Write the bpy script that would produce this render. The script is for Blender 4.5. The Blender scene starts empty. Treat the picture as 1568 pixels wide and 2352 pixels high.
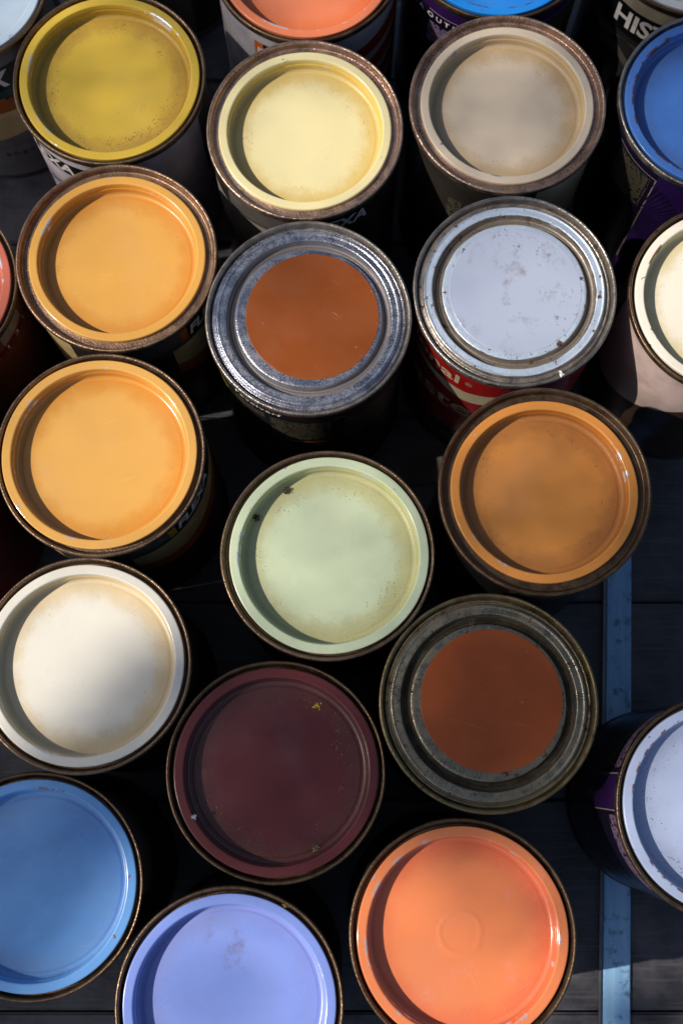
import bpy, bmesh, math, random
import numpy as np
from mathutils import Vector, Matrix, noise as mnoise

S = bpy.context.scene
COL = S.collection
R_ = math.radians
MM = 0.001
CAN_H = 0.138                       # nominal height of a can, floor to rim

# ------------------------------------------------------------------ camera
cam_d = bpy.data.cameras.new('camera')
cam_d.sensor_fit = 'HORIZONTAL'; cam_d.sensor_width = 24.0
cam_d.lens = 24.0 * 2770.0 / 1568.0
cam_d.clip_start = 0.02; cam_d.clip_end = 400
cam = bpy.data.objects.new('camera', cam_d); COL.objects.link(cam)
CAM_H = 0.601 + CAN_H; PITCH = R_(11.985)
cam.location = (0, 0, CAM_H); cam.rotation_euler = (PITCH, 0, 0)
cam_d.dof.use_dof = True; cam_d.dof.focus_distance = 0.615; cam_d.dof.aperture_fstop = 9.0
S.camera = cam

# ------------------------------------------------------------------ sky, sun, exposure
SUN_EL = R_(46.0)
SUN_TRAVEL = Vector((math.cos(SUN_EL) * math.cos(R_(10)), math.cos(SUN_EL) * math.sin(R_(10)), -math.sin(SUN_EL)))
w = bpy.data.worlds.new('World'); S.world = w; w.use_nodes = True
sky = w.node_tree.nodes.new('ShaderNodeTexSky'); sky.sky_type = 'NISHITA'; sky.sun_disc = False
sky.air_density = 1.0; sky.dust_density = 1.8; sky.ozone_density = 0.6; sky.sun_elevation = SUN_EL; sky.sun_rotation = R_(260)
w.node_tree.links.new(sky.outputs[0], w.node_tree.nodes['Background'].inputs[0])
w.node_tree.nodes['Background'].inputs[1].default_value = 0.085
sun_d = bpy.data.lights.new('sun', 'SUN'); sun_d.energy = 4.9; sun_d.angle = R_(0.53); sun_d.color = (1.0, 0.90, 0.77)
sun = bpy.data.objects.new('sun', sun_d); COL.objects.link(sun)
sun.rotation_euler = SUN_TRAVEL.to_track_quat('-Z', 'Y').to_euler()
S.view_settings.view_transform = 'Standard'; S.view_settings.look = 'None'
S.view_settings.exposure = 0.0; S.view_settings.gamma = 1.0

# ------------------------------------------------------------------ small helpers
rng = random.Random(7)

def lin(c):
    return tuple((v / 255.0) / 12.92 if v / 255.0 <= 0.04045 else ((v / 255.0 + 0.055) / 1.055) ** 2.4 for v in c)

def link(name, me, mat=None, parent=None):
    o = bpy.data.objects.new(name, me); COL.objects.link(o)
    if mat is not None:
        if len(me.materials) == 0: me.materials.append(mat)
        o.material_slots[0].link = 'OBJECT'; o.material_slots[0].material = mat
    if parent is not None: o.parent = parent
    return o

def tag(o, label=None, cat=None, group=None, kind=None):
    if label: o['label'] = label
    if cat: o['category'] = cat
    if group: o['group'] = group
    if kind: o['kind'] = kind
    return o

def empty(name, loc):
    o = bpy.data.objects.new(name, None); COL.objects.link(o); o.location = loc
    o.empty_display_size = 0.02
    return o

def fillet(pts, seg=4):
    """profile points (r, z[, radius]) in mm -> finely rounded list"""
    out = []
    n = len(pts)
    for i, p in enumerate(pts):
        f = p[2] if len(p) > 2 else 0
        if f <= 0 or i in (0, n - 1): out.append((p[0], p[1])); continue
        a = Vector(pts[i - 1][:2]); b = Vector(p[:2]); c = Vector(pts[i + 1][:2])
        u = (a - b); v = (c - b); lu, lv = u.length, v.length
        t = min(f, lu * 0.48, lv * 0.48); u.normalize(); v.normalize()
        p0, p2 = b + u * t, b + v * t
        for k in range(seg + 1):
            s = k / seg
            q = p0 * (1 - s) ** 2 + b * 2 * s * (1 - s) + p2 * s * s
            out.append((q.x, q.y))
    res = [out[0]]
    for p, q in zip(out, out[1:]):
        d = math.hypot(q[0] - p[0], q[1] - p[1])
        if d < 1e-4: continue
        if d > 1.2:
            for s in (0.2 / d, 1 - 0.2 / d): res.append((p[0] + (q[0] - p[0]) * s, p[1] + (q[1] - p[1]) * s))
        res.append(q)
    return res

def lathe(name, pts, segs=144, wob=0.0, seed=0, rw=0.0):
    prof = fillet(pts)
    verts, faces, rows = [], [], []
    for (r, z) in prof:
        if r < 1e-5:
            rows.append([len(verts)]); verts.append((0, 0, z * MM)); continue
        row = []; fade = max(0.0, min(1.0, (r - 34.0) / 8.0))
        for k in range(segs):
            a = 2 * math.pi * k / segs
            dz = wob * fade * mnoise.noise((math.cos(a) * 1.3 + seed * 3.7, math.sin(a) * 1.3, seed)) if wob else 0
            dr = rw * mnoise.noise((math.cos(a) * 1.6 - seed * 2.1, math.sin(a) * 1.6, seed + 9.3)) if rw else 0
            rr = r + dr * min(1, r / 40)
            row.append(len(verts)); verts.append((rr * math.cos(a) * MM, rr * math.sin(a) * MM, (z + dz) * MM))
        rows.append(row)
    for A, B in zip(rows, rows[1:]):
        for k in range(segs):
            k2 = (k + 1) % segs
            if len(A) == 1 and len(B) == 1: break
            if len(A) == 1: faces.append((A[0], B[k2], B[k]))
            elif len(B) == 1: faces.append((A[k], A[k2], B[0]))
            else: faces.append((A[k], A[k2], B[k2], B[k]))
    me = bpy.data.meshes.new(name); me.from_pydata(verts, [], faces); me.update()
    bm = bmesh.new(); bm.from_mesh(me); bmesh.ops.recalc_face_normals(bm, faces=bm.faces[:]); bm.to_mesh(me); bm.free()
    me.polygons.foreach_set('use_smooth', [True] * len(me.polygons))
    return me

# ------------------------------------------------------------------ node helpers
class NB:
    def __init__(self, name):
        self.m = bpy.data.materials.new(name); self.m.use_nodes = True
        self.t = self.m.node_tree; self.b = self.t.nodes['Principled BSDF']
    def n(self, typ, **kw):
        x = self.t.nodes.new(typ)
        for k, v in kw.items(): setattr(x, k, v)
        return x
    def l(self, a, b): self.t.links.new(a, b)
    def val(self, sock, v):
        if hasattr(v, 'is_output'): self.l(v, sock)
        else: sock.default_value = v
    def math(self, op, a, b=None, c=None, clamp=False):
        x = self.n('ShaderNodeMath', operation=op, use_clamp=clamp)
        self.val(x.inputs[0], a)
        if b is not None: self.val(x.inputs[1], b)
        if c is not None: self.val(x.inputs[2], c)
        return x.outputs[0]
    def ramp(self, v, lo, hi, to0=0.0, to1=1.0):
        x = self.n('ShaderNodeMapRange', clamp=True); x.interpolation_type = 'SMOOTHSTEP'
        self.val(x.inputs[0], v); x.inputs[1].default_value = lo; x.inputs[2].default_value = hi
        x.inputs[3].default_value = to0; x.inputs[4].default_value = to1
        return x.outputs[0]
    def mix(self, f, a, b):
        x = self.n('ShaderNodeMix', data_type='RGBA', clamp_factor=True)
        self.val(x.inputs[0], f)
        for s, v in ((x.inputs[6], a), (x.inputs[7], b)):
            if hasattr(v, 'is_output'): self.l(v, s)
            else: s.default_value = (*v[:3], 1)
        return x.outputs[2]
    def mixf(self, f, a, b):
        x = self.n('ShaderNodeMix', data_type='FLOAT', clamp_factor=True)
        self.val(x.inputs[0], f); self.val(x.inputs[2], a); self.val(x.inputs[3], b)
        return x.outputs[0]
    def coords(self):
        tc = self.n('ShaderNodeTexCoord'); oi = self.n('ShaderNodeObjectInfo')
        k = self.math('MULTIPLY', oi.outputs['Random'], 7.0)
        cx = self.n('ShaderNodeCombineXYZ'); self.l(k, cx.inputs[2])
        off = self.n('ShaderNodeVectorMath', operation='ADD')
        self.l(tc.outputs['Object'], off.inputs[0]); self.l(cx.outputs[0], off.inputs[1])
        sep = self.n('ShaderNodeSeparateXYZ'); self.l(tc.outputs['Object'], sep.inputs[0])
        x, y = sep.outputs[0], sep.outputs[1]
        r = self.math('MULTIPLY', self.math('SQRT', self.math('ADD', self.math('MULTIPLY', x, x), self.math('MULTIPLY', y, y))), 1000.0)
        return off.outputs[0], r, self.math('MULTIPLY', sep.outputs[2], 1000.0), sep
    def noise(self, v, scale, detail=3.0, rough=0.55, out=0):
        x = self.n('ShaderNodeTexNoise'); self.l(v, x.inputs['Vector'])
        x.inputs['Scale'].default_value = scale; x.inputs['Detail'].default_value = detail; x.inputs['Roughness'].default_value = rough
        return x.outputs[out]
    def bump(self, h, strength, dist):
        x = self.n('ShaderNodeBump'); x.inputs['Strength'].default_value = strength; x.inputs['Distance'].default_value = dist
        self.l(h, x.inputs['Height']); self.l(x.outputs[0], self.b.inputs['Normal'])
    def stretch(self, v, sx, sy, rot=0.0):
        x = self.n('ShaderNodeMapping'); self.l(v, x.inputs[0]); x.inputs['Rotation'].default_value = (0, 0, rot)
        x.inputs['Scale'].default_value = (sx, sy, 1)
        y = self.n('ShaderNodeMapping'); self.l(v, y.inputs[0]); y.inputs['Rotation'].default_value = (0, 0, rot)
        z = self.n('ShaderNodeVectorMath', operation='MULTIPLY'); self.l(y.outputs[0], z.inputs[0]); z.inputs[1].default_value = (sx, sy, 1)
        return z.outputs[0]

def plain(name, col, rough=0.4, metal=0.0, spec=0.5):
    nb = NB(name); nb.b.inputs['Base Color'].default_value = (*col[:3], 1)
    nb.b.inputs['Roughness'].default_value = rough; nb.b.inputs['Metallic'].default_value = metal
    nb.b.inputs['Specular IOR Level'].default_value = spec
    v, r, z, sep = nb.coords()
    nz = nb.noise(v, 60, 4)
    c = nb.mix(nb.ramp(nz, 0.35, 0.7), tuple(x * 0.82 for x in col[:3]), tuple(min(1, x * 1.1) for x in col[:3]))
    nb.l(c, nb.b.inputs['Base Color'])
    nb.l(nb.ramp(nb.noise(v, 35, 3), 0.3, 0.7, rough * 0.85, min(1, rough * 1.25)), nb.b.inputs['Roughness'])
    return nb.m

def card_mat(name, col, rough=0.42):
    nb = NB(name); v, r, z, sep = nb.coords()
    vo = nb.n('ShaderNodeTexVoronoi'); nb.l(v, vo.inputs['Vector']); vo.inputs['Scale'].default_value = 420
    vs = nb.n('ShaderNodeSeparateColor'); nb.l(vo.outputs['Color'], vs.inputs[0])
    fl = nb.math('LESS_THAN', vo.outputs['Distance'], nb.math('MULTIPLY', nb.ramp(vs.outputs[0], 0.95, 1.0), 0.22))
    c = nb.mix(nb.noise(v, 500, 4, 0.7), tuple(a * 0.93 for a in col), tuple(a * 1.07 for a in col))
    c = nb.mix(nb.math('MULTIPLY', fl, 0.55), c, nb.mix(vs.outputs[1], (0.5, 0.4, 0.33), (0.03, 0.015, 0.01)))
    sc = nb.ramp(nb.noise(nb.stretch(v, 1, 22, 0.9), 60, 2, 0.4), 0.73, 0.76)
    c = nb.mix(nb.math('MULTIPLY', sc, 0.3), c, (0.45, 0.33, 0.26))
    nb.l(c, nb.b.inputs['Base Color']); nb.l(nb.ramp(nb.noise(v, 60, 4), 0.3, 0.7, rough * 0.8, rough * 1.2), nb.b.inputs['Roughness'])
    nb.bump(nb.noise(v, 60, 3), 0.2, 0.0004)
    nb.b.inputs['Coat Weight'].default_value = 0.6; nb.b.inputs['Coat Roughness'].default_value = 0.3
    return nb.m

def paint_mat(name, key, dust=0.5, dustcol=(0.20, 0.12, 0.06), specks=0.5, rough=0.3, r_floor=40.0, r_in=42.6,
              chip=0.0, chipcol=(0.75, 0.78, 0.85), chipmetal=0.6, stain=0.0, stainpos=None, sheen_amt=0.05, wall_dirt_shade=None, coat=0.4, coat_r=0.16, speckcol=(0.045, 0.025, 0.015), ripple=0.0):
    """lid paint: dust gathered round the floor's edge, specks, hairline scratches, chipped ring edge;
    sky haze painted in as paler flats, haze-free shade as fuller wall and corner colour"""
    col = PAINT[key] if isinstance(key, str) else key
    nb = NB(name)
    v, r, z, sep = nb.coords()
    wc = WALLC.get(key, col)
    big = nb.noise(v, 22, 2)
    base = nb.mix(nb.ramp(big, 0.3, 0.7), tuple(c * 0.97 for c in col), tuple(min(0.92, c * 1.025) for c in col))
    isfl = nb.ramp(z, -7.0, -8.5)                                   # only down in the recess
    d1 = nb.noise(v, 90, 5, 0.65); d2 = nb.noise(v, 900, 3, 0.6)
    edge = nb.ramp(nb.math('ADD', r, nb.math('MULTIPLY', nb.math('SUBTRACT', d1, 0.5), 16.0)), r_floor - 11, r_floor + 1)
    df = nb.math('MULTIPLY', nb.math('MULTIPLY', edge, isfl), nb.ramp(d2, 0.28, 0.62, 0.35, 1.0))
    df = nb.math('MULTIPLY', df, dust, clamp=True)
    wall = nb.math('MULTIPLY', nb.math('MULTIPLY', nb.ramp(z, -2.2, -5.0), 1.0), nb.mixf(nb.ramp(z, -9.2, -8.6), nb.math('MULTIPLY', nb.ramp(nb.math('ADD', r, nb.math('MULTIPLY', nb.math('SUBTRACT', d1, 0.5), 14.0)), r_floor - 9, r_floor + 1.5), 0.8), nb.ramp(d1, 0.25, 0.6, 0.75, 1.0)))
    base = nb.mix(nb.math('MULTIPLY', wall, 0.85), base, tuple(0.10 * a + 0.90 * b for a, b in zip(wall_dirt_shade or dustcol, wc)))  # recess shade put into wall and corner colour, with a little dirt
    sheen_film = nb.math('MULTIPLY', nb.ramp(nb.noise(v, 24, 3, 0.5), 0.46, 0.66), nb.math('MULTIPLY', isfl, sheen_amt))
    base = nb.mix(sheen_film, base, (0.42, 0.36, 0.40))  # pale lilac patches stand in for soft sky sheen on the floor
    c = nb.mix(df, base, tuple(0.55 * a + 0.45 * b for a, b in zip(dustcol, col)))
    # dark grit, thick towards the floor's edge
    wp = nb.n('ShaderNodeTexNoise'); nb.l(v, wp.inputs['Vector']); wp.inputs['Scale'].default_value = 1500
    wq = nb.n('ShaderNodeVectorMath', operation='SCALE'); nb.l(wp.outputs['Color'], wq.inputs[0]); wq.inputs['Scale'].default_value = 0.0009
    wr = nb.n('ShaderNodeVectorMath', operation='ADD'); nb.l(v, wr.inputs[0]); nb.l(wq.outputs[0], wr.inputs[1])
    vo = nb.n('ShaderNodeTexVoronoi'); nb.l(wr.outputs[0], vo.inputs['Vector']); vo.inputs['Scale'].default_value = 1150; vo.inputs['Randomness'].default_value = 1
    vs = nb.n('ShaderNodeSeparateColor'); nb.l(vo.outputs['Color'], vs.inputs[0])
    near = nb.math('MULTIPLY', nb.ramp(r, r_floor - 14, r_floor), isfl)
    cl = nb.ramp(nb.noise(v, 70, 3, 0.6), 0.36, 0.62)
    size = nb.math('MULTIPLY', nb.math('SUBTRACT', vs.outputs[0], nb.mixf(nb.math('MULTIPLY', near, cl), 0.93, 0.30)), nb.mixf(near, 3.2, 0.75))
    grit = nb.math('LESS_THAN', vo.outputs['Distance'], nb.math('MULTIPLY', size, 0.8 * specks))
    c = nb.mix(nb.math('MULTIPLY', grit, 0.7), c, speckcol)
    # loose fluff and flecks, sparse and larger
    v2 = nb.n('ShaderNodeTexVoronoi'); nb.l(nb.stretch(v, 1, 1.8, 0.6), v2.inputs['Vector']); v2.inputs['Scale'].default_value = 150
    s2 = nb.n('ShaderNodeSeparateColor'); nb.l(v2.outputs['Color'], s2.inputs[0])
    fl = nb.math('LESS_THAN', v2.outputs['Distance'], nb.math('MULTIPLY', nb.ramp(s2.outputs[1], 0.93, 1.0), 0.10 * specks))
    c = nb.mix(nb.math('MULTIPLY', fl, 0.75), c, speckcol)
    # hairline scratches
    for rot, sc in ((0.5, 60), (-0.9, 45)):
        wv = nb.noise(nb.stretch(v, 1, 26, rot), sc, 2, 0.4)
        sl = nb.math('MULTIPLY', nb.ramp(wv, 0.745, 0.77), 0.30)
        c = nb.mix(sl, c, tuple(min(0.9, a * 1.5 + 0.06) for a in col))
    if stain > 0:
        st = nb.ramp(nb.noise(v, 55, 6, 0.7), 0.56, 0.70)
        if stainpos:
            dx = nb.math('SUBTRACT', nb.math('MULTIPLY', sep.outputs[0], 1000.0), stainpos[0]); dy = nb.math('SUBTRACT', nb.math('MULTIPLY', sep.outputs[1], 1000.0), stainpos[1])
            dd = nb.math('SQRT', nb.math('ADD', nb.math('MULTIPLY', dx, dx), nb.math('MULTIPLY', dy, dy)))
            st = nb.math('MULTIPLY', st, nb.ramp(dd, stainpos[2], stainpos[2] * 0.4))
        c = nb.mix(nb.math('MULTIPLY', st, stain), c, dustcol)
    rg = nb.math('ADD', nb.ramp(nb.noise(v, 40, 3), 0.3, 0.7, rough * 0.85, rough * 1.2), nb.math('MULTIPLY', df, 0.35))
    met = None
    if chip > 0:
        band = nb.math('MULTIPLY', nb.ramp(r, r_in - 0.9, r_in - 0.1), nb.ramp(r, r_in + 1.5, r_in + 0.5))
        nn = nb.noise(v, 130, 4, 0.7)
        big2 = nb.noise(v, 28, 2)
        ch = nb.math('MULTIPLY', nb.math('MULTIPLY', nb.ramp(nn, 0.5, 0.54), nb.ramp(big2, 0.62 - 0.25 * chip, 0.66 - 0.25 * chip)), band)
        few = nb.math('MULTIPLY', nb.ramp(nb.noise(v, 170, 3, 0.6), 0.70 - 0.03 * chip, 0.72 - 0.03 * chip), nb.math('SUBTRACT', 1.0, isfl))
        ch = nb.math('MAXIMUM', ch, few)
        c = nb.mix(ch, c, chipcol)
        nb.l(nb.math('MULTIPLY', ch, chipmetal), nb.b.inputs['Metallic'])
    nb.l(c, nb.b.inputs['Base Color']); nb.l(rg, nb.b.inputs['Roughness'])
    nb.b.inputs['Specular IOR Level'].default_value = 0.5
    nb.b.inputs['Coat Weight'].default_value = coat; nb.l(nb.math('ADD', nb.math('MULTIPLY', df, 0.3), coat_r), nb.b.inputs['Coat Roughness'])
    h = nb.math('ADD', nb.math('MULTIPLY', nb.noise(v, 26, 2), 1.0), nb.math('MULTIPLY', d2, 0.03))
    if ripple:
        rp = nb.math('ADD', r, nb.math('MULTIPLY', nb.noise(v, 60, 2), 5.0))
        h = nb.math('ADD', h, nb.math('MULTIPLY', nb.ramp(nb.math('ABSOLUTE', nb.math('SUBTRACT', rp, 12.5)), 2.2, 0.0), 0.8 * ripple))
    nb.bump(h, 0.25, 0.0008)
    return nb.m

def metal_mat(name, col=(0.34, 0.25, 0.18), rough=0.34, grime=0.5, grimecol=(0.045, 0.027, 0.017), glitter=1.0, rust=0.0,
              grooves=(), band=None, bandcol=None):
    """tarnished tinplate / lacquered rim: fine glitter, brown grime, rust bites"""
    nb = NB(name)
    v, r, z, sep = nb.coords()
    f1 = nb.noise(v, 1050, 2, 0.6); f2 = nb.noise(v, 160, 5, 0.65); f3 = nb.noise(v, 34, 3)
    c = nb.mix(nb.ramp(f2, 0.3, 0.7), tuple(a * 0.72 for a in col), tuple(min(0.95, a * 1.15) for a in col))
    g = nb.math('MULTIPLY', nb.ramp(nb.math('ADD', nb.math('MULTIPLY', f2, 0.6), nb.math('MULTIPLY', f3, 0.4)), 0.42, 0.66), grime)
    fine = nb.math('MULTIPLY', nb.ramp(f1, 0.49, 0.56), nb.ramp(f3, 0.35, 0.62, 0.12 * glitter, 0.75 * glitter), clamp=True)
    g = nb.math('MAXIMUM', g, nb.math('MULTIPLY', fine, 0.9))
    for (r0, r1, amt) in grooves:
        gm = nb.math('MULTIPLY', nb.ramp(r, r0 - 0.5, r0 + 0.6), nb.ramp(r, r1 + 0.5, r1 - 0.6))
        g = nb.math('MAXIMUM', g, nb.math('MULTIPLY', gm, nb.ramp(f2, 0.25, 0.6, amt * 0.75, amt)))
    met = nb.math('SUBTRACT', 1.0, nb.math('MULTIPLY', g, 0.85))
    c = nb.mix(g, c, grimecol)
    if band:
        for (r0, r1) in band:
            bm_ = nb.math('MULTIPLY', nb.ramp(nb.math('ADD', r, nb.math('MULTIPLY', nb.math('SUBTRACT', f2, 0.5), 1.6)), r0 - 0.15, r0 + 0.15), nb.ramp(nb.math('ADD', r, nb.math('MULTIPLY', nb.math('SUBTRACT', f2, 0.5), 1.6)), r1 + 0.15, r1 - 0.15))
            c = nb.mix(nb.math('MULTIPLY', bm_, 0.92), c, bandcol)
            met = nb.math('MULTIPLY', met, nb.math('SUBTRACT', 1.0, nb.math('MULTIPLY', bm_, 0.55)))
    rr = nb.mixf(g, rough, 0.62)
    if rust > 0:
        rs = nb.ramp(nb.noise(v, 210, 5, 0.7), 0.64 - 0.06 * rust, 0.67 - 0.06 * rust)
        c = nb.mix(rs, c, nb.mix(nb.noise(v, 700, 2), (0.02, 0.009, 0.005), (0.13, 0.045, 0.018)))
        met = nb.math('MULTIPLY', met, nb.math('SUBTRACT', 1.0, rs)); rr = nb.mixf(rs, rr, 0.85)
    nb.l(c, nb.b.inputs['Base Color']); nb.l(met, nb.b.inputs['Metallic']); nb.l(rr, nb.b.inputs['Roughness'])
    nb.bump(nb.math('ADD', f1, nb.math('MULTIPLY', f2, 0.4)), min(1.0, 0.8 * glitter), 0.0003)
    return nb.m

def microtext_mat(name, paper, ink, pitch=1.9, fill=0.45, thresh=0.42):
    """print too small to read: rows of broken dashes"""
    nb = NB(name)
    uv = nb.n('ShaderNodeUVMap'); sp = nb.n('ShaderNodeSeparateXYZ'); nb.l(uv.outputs[0], sp.inputs[0])
    u, vv = sp.outputs[0], sp.outputs[1]
    row = nb.math('DIVIDE', vv, pitch); fr = nb.math('FRACT', row); fl = nb.math('FLOOR', row)
    inrow = nb.math('LESS_THAN', fr, fill)
    cb = nb.n('ShaderNodeCombineXYZ'); nb.l(u, cb.inputs[0]); nb.l(nb.math('MULTIPLY', fl, 13.7), cb.inputs[1])
    word = nb.math('GREATER_THAN', nb.noise(cb.outputs[0], 0.55, 1), thresh)
    cb2 = nb.n('ShaderNodeCombineXYZ'); nb.l(nb.math('MULTIPLY', u, 1.0), cb2.inputs[0]); nb.l(nb.math('MULTIPLY', vv, 1.2), cb2.inputs[1])
    glyph = nb.ramp(nb.noise(cb2.outputs[0], 2.2, 2), 0.38, 0.46)
    f = nb.math('MULTIPLY', nb.math('MULTIPLY', inrow, word), nb.mixf(0.35, glyph, 1.0))
    nb.l(nb.mix(f, paper, ink), nb.b.inputs['Base Color']); nb.b.inputs['Roughness'].default_value = 0.4
    return nb.m

# ------------------------------------------------------------------ shared shapes (z = 0 at the rim's top)
rim_me = [lathe('rim', [(52.4, -5.2), (53.6, -4.9, .5), (54.0, -3.6, .5), (54.0, -0.9, .9), (53.5, 0.0, .7), (52.5, 0.0, .7), (51.9, -1.0, .6), (51.2, -4.2, .7), (48.8, -4.15), (46.0, -3.9)], wob=0.35, seed=i, rw=0.35) for i in range(5)]
rimn_me = [lathe('rim', [(52.4, -5.2), (53.6, -4.9, .5), (54.0, -3.6, .5), (54.0, -0.9, .9), (53.5, 0.0, .7), (52.6, 0.0, .7), (52.0, -1.0, .6), (51.3, -4.6, .7), (49.0, -4.6)], wob=0.35, seed=i + 11, rw=0.35) for i in range(5)]
lidw_me = [lathe('lid', [(47.3, -4.05), (47.5, -2.9, .5), (47.2, -1.7, .5), (46.4, -1.6), (43.4, -1.6), (42.75, -1.8, .35), (42.5, -5.4, .3), (42.0, -5.9, .3), (41.8, -9.5, .7), (40.9, -10.5, .8), (39.4, -10.6, .6), (38.6, -10.35, .5), (28, -10.22), (20, -10.24), (12, -10.3), (6, -10.33), (0, -10.34)], wob=0.25, seed=i + 21, rw=0.25) for i in range(5)]
lidn_me = [lathe('lid', [(49.6, -4.5), (50.3, -3.4, .6), (50.2, -1.05, .5), (49.4, -0.95), (46.2, -0.95), (45.55, -1.15, .35), (45.3, -4.9, .3), (44.8, -5.4, .3), (44.6, -9.0, .7), (43.7, -10.0, .8), (42.2, -10.1, .6), (41.4, -9.85, .5), (30, -9.72), (20, -9.74), (12, -9.8), (6, -9.83), (0, -9.84)], wob=0.25, seed=i + 31, rw=0.25) for i in range(5)]
lidm_me = [lathe('lid', [(51.0, -4.4), (50.6, -2.9, .5), (49.8, -2.6, .5), (49.3, -3.4, .4), (48.6, -3.4, .4), (48.1, -1.2, .7), (47.2, -1.0, .5), (46.6, -1.5, .3), (43.4, -1.35, .7), (42.7, -5.6, .9), (41.6, -6.0, .5), (40.9, -5.4, .6), (40.1, -6.2, .5), (39.2, -6.1, .9), (38.3, -2.3, .8), (37.0, -2.1, .5), (20, -2.1), (0, -2.1)], wob=0.3, seed=i + 41, rw=0.3) for i in range(5)]
body_me = lathe('body', [(52.2, -5.0), (52.3, -6.0), (52.3, -133.2, .4), (53.0, -134.2, .3), (53.1, -137.2, .6), (51.8, -138.0, .3), (50.5, -136.5)], segs=144)
disc_me = lathe('colour_disc', [(35.0, -2.05), (34.9, -1.93, .05), (20, -1.93), (0, -1.93)], segs=128)

def wrap_faces(name, polys, rad, maxw=2.2):
    """flat polygons in (arc mm, z mm) bent round the can, cut fine enough to follow it"""
    bm = bmesh.new()
    for p in polys:
        vs = [bm.verts.new((x, z, 0)) for x, z in p]
        try: bm.faces.new(vs)
        except ValueError: pass
    bmesh.ops.triangulate(bm, faces=bm.faces[:])
    return finish_wrap(name, bm, rad, maxw)

def finish_wrap(name, bm, rad, maxw=2.2):
    xs = [v.co.x for v in bm.verts]; x0, x1 = min(xs), max(xs)
    k = math.floor(x0 / maxw) + 1
    while k * maxw < x1:
        bmesh.ops.bisect_plane(bm, geom=bm.verts[:] + bm.edges[:] + bm.faces[:], plane_co=(k * maxw, 0, 0), plane_no=(1, 0, 0), dist=1e-5)
        k += 1
    uvl = bm.loops.layers.uv.new('UVMap')
    for f in bm.faces:
        for lp in f.loops: lp[uvl].uv = (lp.vert.co.x, lp.vert.co.y)
    for v in bm.verts:
        a = v.co.x / 52.3; z = v.co.y
        v.co = (rad * math.cos(a) * MM, rad * math.sin(a) * MM, z * MM)
    for f in bm.faces:
        c = f.calc_center_median(); f.normal_update()
        if f.normal.x * c.x + f.normal.y * c.y < 0: f.normal_flip()
        f.smooth = True
    me = bpy.data.meshes.new(name); bm.to_mesh(me); bm.free()
    return me

def text_bm(s, x0, width, z0, height, shear=0.0, bold=0.0, spacing=1.0):
    cu = bpy.data.curves.new('t', 'FONT'); cu.body = s; cu.size = 1; cu.shear = shear; cu.offset = bold; cu.space_character = spacing; cu.resolution_u = 3
    o = bpy.data.objects.new('t', cu); COL.objects.link(o)
    dg = bpy.context.evaluated_depsgraph_get(); dg.update()
    me = bpy.data.meshes.new_from_object(o.evaluated_get(dg))
    bpy.data.objects.remove(o)
    bm = bmesh.new(); bm.from_mesh(me); bpy.data.meshes.remove(me)
    bmesh.ops.remove_doubles(bm, verts=bm.verts[:], dist=1e-5)
    xs = [v.co.x for v in bm.verts]; ys = [v.co.y for v in bm.verts]
    for v in bm.verts:
        pass
    ax, bx, ay, by = min(xs), max(xs), min(ys), max(ys)
    for v in bm.verts:
        v.co.x = x0 + (v.co.x - ax) / (bx - ax) * width
        v.co.y = z0 + (v.co.y - ay) / (by - ay) * height
        v.co.z = 0
    return bm

D2S = 52.3 * math.pi / 180          # degrees of the can's side -> mm of arc
_inks = {}
def ink(col, rough=0.4):
    k = (tuple(round(c, 3) for c in col), rough)
    if k not in _inks: _inks[k] = plain('printed_ink', col, rough)
    return _inks[k]

def rect(t0, t1, z0, z1): return [(t0 * D2S, z0), (t1 * D2S, z0), (t1 * D2S, z1), (t0 * D2S, z1)]

def add_label(can, items, H):
    lab = None; lay = 0
    for it in items:
        lay += 1; rad = 52.36 + 0.05 * lay
        kind = it[0]
        if kind == 'wrap':                                          # the printed sheet itself
            _, t0, t1, z0, z1, mat = it
            me = wrap_faces('label', [rect(t0, t1, z0, z1)], rad)
            o = link('label', me, mat, can)
            lab = o
        elif kind == 'poly':
            _, nm, polys, mat = it
            sets = [[p] for p in polys] if nm == 'frame_line' else [polys]
            for ps in sets[:-1]:
                q = link(nm, wrap_faces(nm, [[(t * D2S, z) for t, z in p] for p in ps], rad), mat, lab or can)
                q.location.z = 0 if lab else H
            o = link(nm, wrap_faces(nm, [[(t * D2S, z) for t, z in p] for p in sets[-1]], rad), mat, lab or can)
        elif kind == 'text':
            _, s, t0, t1, z0, h, mat, kw = it
            o = link('lettering', finish_wrap('lettering', text_bm(s, t0 * D2S, (t1 - t0) * D2S, z0, h, **kw), rad), mat, lab or can)
        o.location.z = 0 if o.parent is lab and o is not lab else H
    return lab

# ------------------------------------------------------------------ ink and label colours
BLACK = ink((0.006, 0.006, 0.008), 0.35); WHITE = ink((0.84, 0.80, 0.78)); ORANGE = ink((0.55, 0.13, 0.02)); GOLD = ink((0.50, 0.30, 0.02))
GREY = ink((0.10, 0.09, 0.085)); CREAM = ink((0.62, 0.46, 0.22)); BROWN = ink((0.10, 0.032, 0.010)); RED = ink((0.30, 0.008, 0.008), 0.3)
DARKRED = ink((0.13, 0.006, 0.01), 0.3); PURPLE = ink((0.035, 0.010, 0.085), 0.3); DPURPLE = ink((0.010, 0.006, 0.024), 0.3); VIOLET = ink((0.022, 0.008, 0.075), 0.35)
LILAC = ink((0.42, 0.30, 0.50)); TAN = ink((0.42, 0.36, 0.24)); TEAL = ink((0.02, 0.06, 0.07)); LIME = ink((0.55, 0.50, 0.01)); RUSTO = ink((0.42, 0.11, 0.02))
SILVERLINE = ink((0.30, 0.26, 0.22))
MICRO_W = microtext_mat('small_print', (0.010, 0.006, 0.024), (0.42, 0.30, 0.48))
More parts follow.
